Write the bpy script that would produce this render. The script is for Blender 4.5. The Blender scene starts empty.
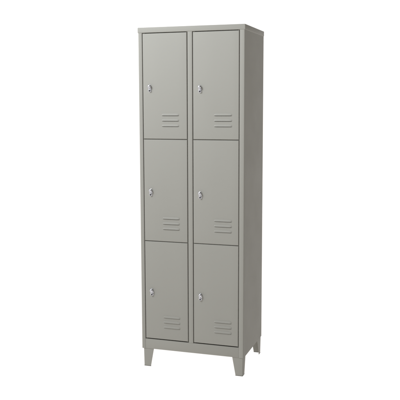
import bpy, bmesh, math, random
from mathutils import Vector, Matrix

scene = bpy.context.scene
COL = scene.collection
R = math.radians

# ------------------------------------------------------------------ camera
YAW, PITCH, ROLL = 0.3152, 0.1252, -0.0028
cam_data = bpy.data.cameras.new("camera")
cam = bpy.data.objects.new("camera", cam_data)
COL.objects.link(cam)
fwd = Vector((-math.sin(YAW) * math.cos(PITCH), math.cos(YAW) * math.cos(PITCH), -math.sin(PITCH)))
q = fwd.to_track_quat('-Z', 'Y').to_matrix().to_4x4()
cam.matrix_world = Matrix.Translation((1.5513, -3.7084, 1.4361)) @ q @ Matrix.Rotation(ROLL, 4, 'Z')
cam_data.sensor_width = 36.0
cam_data.lens = 742.28 / 400 * 36.0
cam_data.clip_start = 0.05
cam_data.clip_end = 500
scene.camera = cam

scene.render.resolution_x = 1024
scene.render.resolution_y = 1024
scene.view_settings.view_transform = 'Standard'
scene.view_settings.look = 'None'
scene.view_settings.exposure = 0.0
scene.view_settings.gamma = 1.0

# ------------------------------------------------------------------ white studio surround
world = bpy.data.worlds.new("World")
scene.world = world
world.use_nodes = True
wn = world.node_tree
wn.nodes.clear()
W_out = wn.nodes.new('ShaderNodeOutputWorld')
W_bg = wn.nodes.new('ShaderNodeBackground')
wn.links.new(W_bg.outputs[0], W_out.inputs[0])
W_tc = wn.nodes.new('ShaderNodeTexCoord')


def wdot(vec):
    n = wn.nodes.new('ShaderNodeVectorMath'); n.operation = 'DOT_PRODUCT'
    wn.links.new(W_tc.outputs['Generated'], n.inputs[0]); n.inputs[1].default_value = vec
    return n.outputs['Value']


def wmap(src, a, b, c, d):
    n = wn.nodes.new('ShaderNodeMapRange'); n.interpolation_type = 'SMOOTHSTEP'
    n.inputs[1].default_value, n.inputs[2].default_value = a, b
    n.inputs[3].default_value, n.inputs[4].default_value = c, d
    wn.links.new(src, n.inputs[0])
    return n.outputs[0]


def wmath(op, a, b):
    n = wn.nodes.new('ShaderNodeMath'); n.operation = op
    for i, v in enumerate((a, b)):
        if isinstance(v, (int, float)): n.inputs[i].default_value = v
        else: wn.links.new(v, n.inputs[i])
    return n.outputs[0]


# world light: white behind, added glow below the floor, dim warm room right
def wcol(fac_src, a, b, c0, c1):
    n = wn.nodes.new('ShaderNodeMix'); n.data_type = 'RGBA'; n.clamp_factor = True
    n.inputs[6].default_value = (*c0, 1); n.inputs[7].default_value = (*c1, 1)
    wn.links.new(wmap(fac_src, a, b, 0, 1), n.inputs[0])
    return n


room = wcol(wdot((1, -0.15, 0)), -0.6, 0.6, (0.93, 0.93, 0.91), (0.056, 0.048, 0.038))
back = wcol(wdot((-0.42, 0.9075, 0)), 0.66, 0.765, (0, 0, 0), (1.14, 1.12, 1.10))
wn.links.new(room.outputs[2], back.inputs[6])
below = wcol(wdot((0, 0, -1)), -0.01, 0.03, (0, 0, 0), (1.165, 1.13, 1.10))  # added light from under the floor; whitens it and warms the lower front
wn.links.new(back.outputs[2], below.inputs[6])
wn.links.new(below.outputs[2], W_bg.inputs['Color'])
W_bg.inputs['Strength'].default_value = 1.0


def area(name, loc, target, size, power, colour):
    d = bpy.data.lights.new(name, 'AREA')
    d.shape = 'RECTANGLE'; d.size, d.size_y = size
    d.energy = power; d.color = colour
    o = bpy.data.objects.new(name, d); COL.objects.link(o)
    o.location = loc
    o.rotation_euler = (Vector(target) - Vector(loc)).to_track_quat('-Z', 'Y').to_euler()
    return o


area('softbox_lamp', (-0.9, -1.9, 3.0), (0.3, 0.0, 1.5), (1.2, 0.9), 84, (0.89, 0.94, 1.0))


# ------------------------------------------------------------------ materials
def mat(name, base, rough, metal=0.0, bump=0.0, bump_scale=300, wave=0.0, var=0.0, spec=0.5):
    m = bpy.data.materials.new(name); m.use_nodes = True
    nt = m.node_tree; b = nt.nodes['Principled BSDF']
    b.inputs['Base Color'].default_value = (*base, 1)
    b.inputs['Roughness'].default_value = rough
    b.inputs['Metallic'].default_value = metal
    b.inputs['Specular IOR Level'].default_value = spec
    tc = nt.nodes.new('ShaderNodeTexCoord')

    def noise(scale, detail=2.0):
        n = nt.nodes.new('ShaderNodeTexNoise'); n.inputs['Scale'].default_value = scale
        n.inputs['Detail'].default_value = detail
        nt.links.new(tc.outputs['Object'], n.inputs['Vector'])
        return n.outputs['Fac']
    normal = None
    for amp, sc, dist in ((wave, 3.2, 0.02), (bump, bump_scale, 0.0006)):
        if amp:
            bp = nt.nodes.new('ShaderNodeBump'); bp.inputs['Strength'].default_value = amp
            bp.inputs['Distance'].default_value = dist
            nt.links.new(noise(sc), bp.inputs['Height'])
            if normal: nt.links.new(normal, bp.inputs['Normal'])
            normal = bp.outputs['Normal']
    if normal: nt.links.new(normal, b.inputs['Normal'])
    if var:
        mp = nt.nodes.new('ShaderNodeMapRange')
        mp.inputs[1].default_value, mp.inputs[2].default_value = 0.3, 0.7
        mp.inputs[3].default_value, mp.inputs[4].default_value = rough - var, rough + var
        nt.links.new(noise(9, 5), mp.inputs[0]); nt.links.new(mp.outputs[0], b.inputs['Roughness'])
        # faint handling marks and dust: colour mottling that belongs to the paint
        mx = nt.nodes.new('ShaderNodeMix'); mx.data_type = 'RGBA'
        mx.inputs[6].default_value = (*[c * 0.985 for c in base], 1)
        mx.inputs[7].default_value = (*[min(1, c * 1.015) for c in base], 1)
        nt.links.new(noise(5.5, 6), mx.inputs[0]); nt.links.new(mx.outputs[2], b.inputs['Base Color'])
    return m


PAINT = mat('grey_powder_paint', (0.292, 0.285, 0.256), 0.50, spec=0.10, bump=0.10, bump_scale=700, wave=0.06, var=0.04)
CHROME = mat('chrome', (0.58, 0.58, 0.61), 0.27, metal=1.0)
DARK = mat('hole_shade', (0.012, 0.012, 0.014), 0.5)  # black stands in for the shade inside key slot and shackle hole
RUBBER = mat('black_plastic', (0.07, 0.07, 0.066), 0.6)

UNDERLIT = bpy.data.materials.new('underlit_white'); UNDERLIT.use_nodes = True  # translucency added so world light from below glows through and hides shadows
nt = UNDERLIT.node_tree; nt.nodes.remove(nt.nodes['Principled BSDF'])
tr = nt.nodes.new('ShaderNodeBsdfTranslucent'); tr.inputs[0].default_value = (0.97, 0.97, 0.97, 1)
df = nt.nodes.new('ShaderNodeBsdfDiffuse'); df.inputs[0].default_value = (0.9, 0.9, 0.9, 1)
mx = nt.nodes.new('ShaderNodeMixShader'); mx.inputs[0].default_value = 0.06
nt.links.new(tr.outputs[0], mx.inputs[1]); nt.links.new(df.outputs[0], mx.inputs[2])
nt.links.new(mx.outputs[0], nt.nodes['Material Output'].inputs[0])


# ------------------------------------------------------------------ mesh helpers
def link(name, bm, mats, parent=None, smooth=True):
    bmesh.ops.recalc_face_normals(bm, faces=bm.faces)
    me = bpy.data.meshes.new(name); bm.to_mesh(me); bm.free()
    for m in (mats if isinstance(mats, (list, tuple)) else [mats]): me.materials.append(m)
    if smooth:
        for p in me.polygons: p.use_smooth = True
        me.set_sharp_from_angle(angle=R(35))
    o = bpy.data.objects.new(name, me); COL.objects.link(o)
    if parent: o.parent = parent
    return o


def box(bm, x0, x1, y0, y1, z0, z1, bev=0.0, seg=2):
    vs = bmesh.ops.create_cube(bm, size=1.0)['verts']
    for v in vs:
        v.co = Vector((x0 if v.co.x < 0 else x1, y0 if v.co.y < 0 else y1, z0 if v.co.z < 0 else z1))
    if bev:
        es = list({e for v in vs for e in v.link_edges})
        bmesh.ops.bevel(bm, geom=es, offset=bev, segments=seg, profile=0.5, affect='EDGES')


def prism(bm, poly, z0, z1):
    """extrude an xy outline along z"""
    a = [bm.verts.new((x, y, z0)) for x, y in poly]
    b = [bm.verts.new((x, y, z1)) for x, y in poly]
    n = len(poly)
    for i in range(n):
        bm.faces.new((a[i], a[(i + 1) % n], b[(i + 1) % n], b[i]))
    bm.faces.new(a[::-1]); bm.faces.new(b)


def arc(cx, cy, r, a0, a1, n=5):
    return [(cx + r * math.cos(R(a0 + (a1 - a0) * i / n)), cy + r * math.sin(R(a0 + (a1 - a0) * i / n))) for i in range(n + 1)]


# ------------------------------------------------------------------ dimensions (metres)
W, D, H, L = 0.5834, 0.4134, 1.850, 0.1015
LIP = 1.8225                                   # lower edge of the top cap
COLS = [(0.0244, 0.2714, 0.178, 0.0025), (0.3052, 0.5534, 0.468, -0.0035)]   # door x0, x1, vent centre, lock nudge
GAPS = [1.8208, 1.2635, 0.7095, 0.1605]        # horizontal door gaps
POST_L, POST_C, POST_R = 0.0212, (0.2758, 0.3012), 0.5569

# ------------------------------------------------------------------ floor
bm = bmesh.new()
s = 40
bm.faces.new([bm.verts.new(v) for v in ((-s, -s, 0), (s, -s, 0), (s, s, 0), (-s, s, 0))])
floor = link('floor', bm, UNDERLIT, smooth=False); floor['kind'] = 'structure'

# ------------------------------------------------------------------ the locker
locker = bpy.data.objects.new('locker', None); COL.objects.link(locker)
locker['label'] = 'tall narrow light grey steel locker with six louvred doors on four short tapered legs'
locker['category'] = 'locker'


# side panels: folded sheet with rounded front corner and front return
def side_panel(right):
    r, t, d = 0.0050, 0.0012, 0.022
    w = (W - POST_R) if right else POST_L
    # outline for an outer face at x=0, running to +x inwards
    p = [(0, D - 0.001)] + [(x, y) for x, y in arc(r, r, r, 180, 270)] + arc(w - 0.0015, 0.0015, 0.0015, 270, 360, 3) + \
        [(w, d), (w - t, d), (w - t, 0.0055), (t, 0.0055), (t, D - 0.001)]
    if right: p = [(W - x, y) for x, y in p]
    bm = bmesh.new(); prism(bm, p, L, LIP + 0.006)
    # door stop folded in behind the return
    sx = (W - (w + 0.012), W - (w + 0.0003)) if right else (w + 0.0003, w + 0.012)
    box(bm, *sx, 0.0092, 0.0215, 0.1585, LIP)
    return link('side_panel', bm, PAINT, locker)


side_panel(False); side_panel(True)

# centre post: narrow folded upright between the two door columns, with the partition behind it
bm = bmesh.new()
a, b = POST_C; rr = 0.0015
prism(bm, [(a, 0.022)] + arc(a + rr, rr, rr, 180, 270, 3) + arc(b - rr, rr, rr, 270, 360, 3) + [(b, 0.022)], 0.1575, LIP + 0.004)
box(bm, a - 0.012, a - 0.0003, 0.0092, 0.0215, 0.1585, LIP)
box(bm, b + 0.0003, b + 0.012, 0.0092, 0.0215, 0.1585, LIP)
box(bm, (a + b) / 2 - 0.0006, (a + b) / 2 + 0.0006, 0.0225, D - 0.004, 0.165, LIP)
link('centre_post', bm, PAINT, locker)

# plinth below the doors, butted between the side posts
bm = bmesh.new()
box(bm, POST_L + 0.0001, POST_R - 0.0001, 0.0004, 0.020, L + 0.0004, 0.1572, 0.0012)
link('plinth', bm, PAINT, locker)

# base, shelves, back
bm = bmesh.new(); box(bm, 0.0016, W - 0.0016, 0.0206, D - 0.003, L + 0.003, L + 0.0045)
link('base_panel', bm, PAINT, locker)
for z in GAPS[1:3]:
    for x0, x1 in ((0.0016, (a + b) / 2 - 0.001), ((a + b) / 2 + 0.001, W - 0.0016)):
        fx0, fx1 = (POST_L + 0.0125, a - 0.0125) if x0 < 0.1 else (b + 0.0125, POST_R - 0.0125)
        bm = bmesh.new()
        box(bm, x0, x1, 0.0226, D - 0.003, z - 0.011, z + 0.011)
        box(bm, fx0, fx1, 0.0095, 0.0222, z - 0.012, z + 0.012)      # front edge fold
        link('shelf', bm, PAINT, locker)
bm = bmesh.new(); box(bm, 0.0016, W - 0.0016, D - 0.0024, D, L + 0.001, LIP)
link('back_panel', bm, PAINT, locker)

# top cap: shallow tray with slightly overhanging lip
bm = bmesh.new(); o = 0.0022
box(bm, -o, W + o, -o, D + 0.001, LIP, H, 0.0028, 3)
link('top_panel', bm, PAINT, locker)


# legs: folded L brackets, outer edges upright, inner edges tapering to a small foot
def leg(right, rear):
    t = 0.0022
    ins = 0.0030 if right else 0.0090
    y_in = 0.0030 if not rear else 0.0016
    wt, wb = 0.0600, 0.0395
    dt, db = (0.082, 0.032) if rear else (0.052, 0.038)
    z1, z0 = L + 0.0006, 0.0025
    xs = (lambda x: W - x) if right else (lambda x: x)
    ys = (lambda y: D - y) if rear else (lambda y: y)
    e = 0.004
    bm = bmesh.new()

    def sec(m, z, k, g=0.0):
        wl, dl = wb + (wt - wb) * k, db + (dt - db) * k
        i, y = ins + 0.002 * (1 - k) - g, y_in - g
        t2 = t + 2 * g
        pts = [(i + wl + 2 * g, y)] + arc(i + e, y + e, e, 270, 180, 4) + [(i, y + dl + 2 * g), (i + t2, y + dl + 2 * g)] + \
              [(i + t2, y + t2), (i + wl + 2 * g, y + t2)]
        return [m.verts.new((xs(p), ys(q3), z)) for p, q3 in pts]

    def loft(m, rows):
        n = len(rows[0])
        for p, q2 in zip(rows, rows[1:]):
            for i in range(n): m.faces.new((p[i], p[(i + 1) % n], q2[(i + 1) % n], q2[i]))
        m.faces.new(rows[0]); m.faces.new(rows[-1])

    loft(bm, [sec(bm, z0 + (z1 - z0) * k, k) for k in (0, 0.02, 0.5, 0.985, 1)])
    lg = link('leg', bm, PAINT, locker)
    fb = bmesh.new()
    loft(fb, [sec(fb, z, 0, 0.0006) for z in (0.0002, 0.0023)])
    link('foot_pad', fb, RUBBER, lg)
    return lg


for rt in (False, True):
    for re in (False, True):
        leg(rt, re)

# ------------------------------------------------------------------ doors
PITCHV, LW, LH, LD = 0.0285, 0.098, 0.0108, 0.0038     # louvre pitch, width, height, depth
DT = 0.008


def door(x0, x1, z0, z1, vx, lines):
    """pan-shaped sheet steel door with rolled edges and real slots under the louvres"""
    r, seg, yf = 0.0032, 5, 0.0002
    xi0, xi1, zi0, zi1 = x0 + r, x1 - r, z0 + r, z1 - r
    sx0, sx1 = vx - LW / 2 + 0.003, vx + LW / 2 - 0.003
    xs = [xi0, sx0, sx1, xi1]
    zs = [zi0]
    slots = []
    for z in sorted(lines):
        zs += [z - 0.0017, z + 0.004]; slots.append((z - 0.0017, z + 0.004))
    zs.append(zi1)
    bm = bmesh.new()
    g = [[bm.verts.new((x, yf, z)) for x in xs] for z in zs]
    for j in range(len(zs) - 1):
        for i in range(3):
            if i == 1 and any(abs(zs[j] - a) < 1e-6 for a, _ in slots): continue
            bm.faces.new((g[j][i], g[j][i + 1], g[j + 1][i + 1], g[j + 1][i]))
    nz, nx = len(zs), len(xs)
    per = [g[0][i] for i in range(nx)] + [g[j][-1] for j in range(1, nz)] + [g[-1][i] for i in range(nx - 2, -1, -1)] + [g[j][0] for j in range(nz - 2, 0, -1)]
    prev = per

    def ring(off, y):
        out = []
        for v in per:
            x, z = v.co.x, v.co.z
            if abs(x - xi0) < 1e-7: x -= off
            if abs(x - xi1) < 1e-7: x += off
            if abs(z - zi0) < 1e-7: z -= off
            if abs(z - zi1) < 1e-7: z += off
            out.append(bm.verts.new((x, y, z)))
        return out
    for k in range(1, seg + 1):
        t = math.pi / 2 * k / seg
        cur = ring(r * math.sin(t), yf + r * (1 - math.cos(t)))
        for i in range(len(per)):
            bm.faces.new((prev[i], prev[(i + 1) % len(per)], cur[(i + 1) % len(per)], cur[i]))
        prev = cur
    cur = ring(r, DT)
    for i in range(len(per)):
        bm.faces.new((prev[i], prev[(i + 1) % len(per)], cur[(i + 1) % len(per)], cur[i]))
    prev = cur
    cur = ring(-0.012, DT)
    for i in range(len(per)):
        bm.faces.new((prev[i], prev[(i + 1) % len(per)], cur[(i + 1) % len(per)], cur[i]))
    # each door hangs a hair differently on its hinges
    c = Vector(((x0 + x1) / 2, DT / 2, (z0 + z1) / 2))
    bmesh.ops.rotate(bm, verts=bm.verts, cent=c, matrix=Matrix.Rotation(R(rng.uniform(-0.07, 0.07)), 3, 'Y') @ Matrix.Rotation(R(rng.uniform(-0.12, 0.12)), 3, 'Z'))
    return link('door', bm, PAINT, locker)


def louvre(vx, zb, parent):
    """pressed hood: rises smoothly from the sheet, open along its lower edge"""
    nu, nv = 28, 10
    bm = bmesh.new()
    f, bk = [], []
    for j in range(nv + 1):
        v = j / nv
        rf, rb = [], []
        for i in range(nu + 1):
            u = -1 + 2 * i / nu
            end = max(0.0, 1 - abs(u) ** 9) ** 0.55
            top = zb + 0.001 + LH * (0.5 + 0.5 * max(0.0, 1 - abs(u) ** 7) ** 0.5)
            z = top + (zb - top) * v
            h = LD * end * (0.35 * v + 0.65 * v * v * (3 - 2 * v))
            x = vx + u * LW / 2
            rf.append(bm.verts.new((x, -0.0002 - h, z)))
            rb.append(bm.verts.new((x, 0.0006 - max(0, h - 0.0001), z + 0.0004)))
        f.append(rf); bk.append(rb)
    for j in range(nv):
        for i in range(nu):
            bm.faces.new((f[j][i], f[j][i + 1], f[j + 1][i + 1], f[j + 1][i]))
            bm.faces.new((bk[j][i], bk[j + 1][i], bk[j + 1][i + 1], bk[j][i + 1]))
    for i in range(nu):
        bm.faces.new((f[nv][i], f[nv][i + 1], bk[nv][i + 1], bk[nv][i]))
    return link('louvre', bm, PAINT, parent)


def lathe_y(bm, cx, cz, prof, n=28, mi=0):
    """prof: (radius, y) from the door outwards"""
    rings = []
    for rad, y in prof:
        rings.append([bm.verts.new((cx + rad * math.cos(2 * math.pi * i / n), y, cz + rad * math.sin(2 * math.pi * i / n))) for i in range(n)])
    for p, q2 in zip(rings, rings[1:]):
        for i in range(n):
            bm.faces.new((p[i], p[(i + 1) % n], q2[(i + 1) % n], q2[i])).material_index = mi
    bm.faces.new(rings[-1]).material_index = mi


def tube(bm, pts, rad, n=10, mi=0):
    rings = []
    for k, p in enumerate(pts):
        p = Vector(p)
        d = (Vector(pts[min(k + 1, len(pts) - 1)]) - Vector(pts[max(k - 1, 0)])).normalized()
        e1 = d.cross(Vector((1, 0, 0)))
        e1 = e1.normalized() if e1.length > 1e-4 else Vector((0, 0, 1))
        e2 = d.cross(e1).normalized()
        rings.append([bm.verts.new(p + rad * (math.cos(2 * math.pi * i / n) * e1 + math.sin(2 * math.pi * i / n) * e2)) for i in range(n)])
    for p, q2 in zip(rings, rings[1:]):
        for i in range(n): bm.faces.new((p[i], p[(i + 1) % n], q2[(i + 1) % n], q2[i])).material_index = mi
    bm.faces.new(rings[0]).material_index = mi; bm.faces.new(rings[-1]).material_index = mi


def lock(cx, cz, turn, parent):
    """chrome cam lock: round barrel with key slot over a small turned hasp for a padlock"""
    bm = bmesh.new()
    n = 0
    # backing plate
    zc, hw, hh = cz - 0.002, 0.0088, 0.0200
    out = [(cx + x, zc + z) for x, z in
           arc(0, hh - hw, hw, 0, 180, 14) + arc(0, -(hh - hw), hw, 180, 360, 14)]
    lv = []
    for k, y in ((1, 0.0), (1, -0.0018), (0.93, -0.0026)):
        lv.append([bm.verts.new((cx + (x - cx) * k, y, zc + (z - zc) * k)) for x, z in out])
    for p, q2 in zip(lv, lv[1:]):
        for i in range(len(p)): bm.faces.new((p[i], p[(i + 1) % len(p)], q2[(i + 1) % len(p)], q2[i]))
    bm.faces.new(lv[-1])
    # barrel standing out of the plate, with a domed face
    zb = cz + 0.0080
    lathe_y(bm, cx, zb, [(0.0094, -0.0024), (0.0094, -0.0100), (0.0086, -0.0123), (0.0068, -0.0139), (0.0038, -0.0149), (0.001, -0.0151)])
    before = set(bm.verts)
    box(bm, cx - 0.0006, cx + 0.0006, -0.0153, -0.0146, zb - 0.0026, zb + 0.0026)      # key slot
    nv = [v for v in bm.verts if v not in before]
    bmesh.ops.rotate(bm, verts=nv, cent=(cx, -0.0195, zb), matrix=Matrix.Rotation(R(turn), 3, 'Y'))
    # hasp: thick tab under the barrel, shackle hole's shade painted as a black disc
    zs = cz - 0.0125
    lathe_y(bm, cx, zs, [(0.0072, -0.0024), (0.0072, -0.0070), (0.0067, -0.0078), (0.0052, -0.0080)], 24)
    before2 = set(bm.verts)
    lathe_y(bm, cx + 0.0008, zs - 0.0014, [(0.0046, -0.0080), (0.0044, -0.0083), (0.001, -0.0084)], 20, 1)
    nv2 = [v for v in bm.verts if v not in before2]
    dark = set(nv) | set(nv2)
    for fc in bm.faces:
        if all(v in dark for v in fc.verts): fc.material_index = 1
    bmesh.ops.rotate(bm, verts=bm.verts, cent=(cx, 0, zc), matrix=Matrix.Rotation(R(turn * 0.22), 3, 'Y'))
    return link('lock', bm, [CHROME, DARK], parent)


rng = random.Random(4)
for r_ in range(3):
    zt, zb = GAPS[r_] - 0.0017, GAPS[r_ + 1] + 0.0019
    for c_, (x0, x1, vx, nud) in enumerate(COLS):
        lines = [GAPS[r_ + 1] + 0.0690 + PITCHV * k for k in range(3)]
        dr = door(x0, x1, zb, zt, vx, lines)
        for z in lines: louvre(vx, z, dr)
        zc = (GAPS[r_] + GAPS[r_ + 1]) / 2 - 0.0105 + nud
        lock(x0 + (0.0390 if c_ == 0 else 0.0385), zc, rng.uniform(-25, 25), dr)
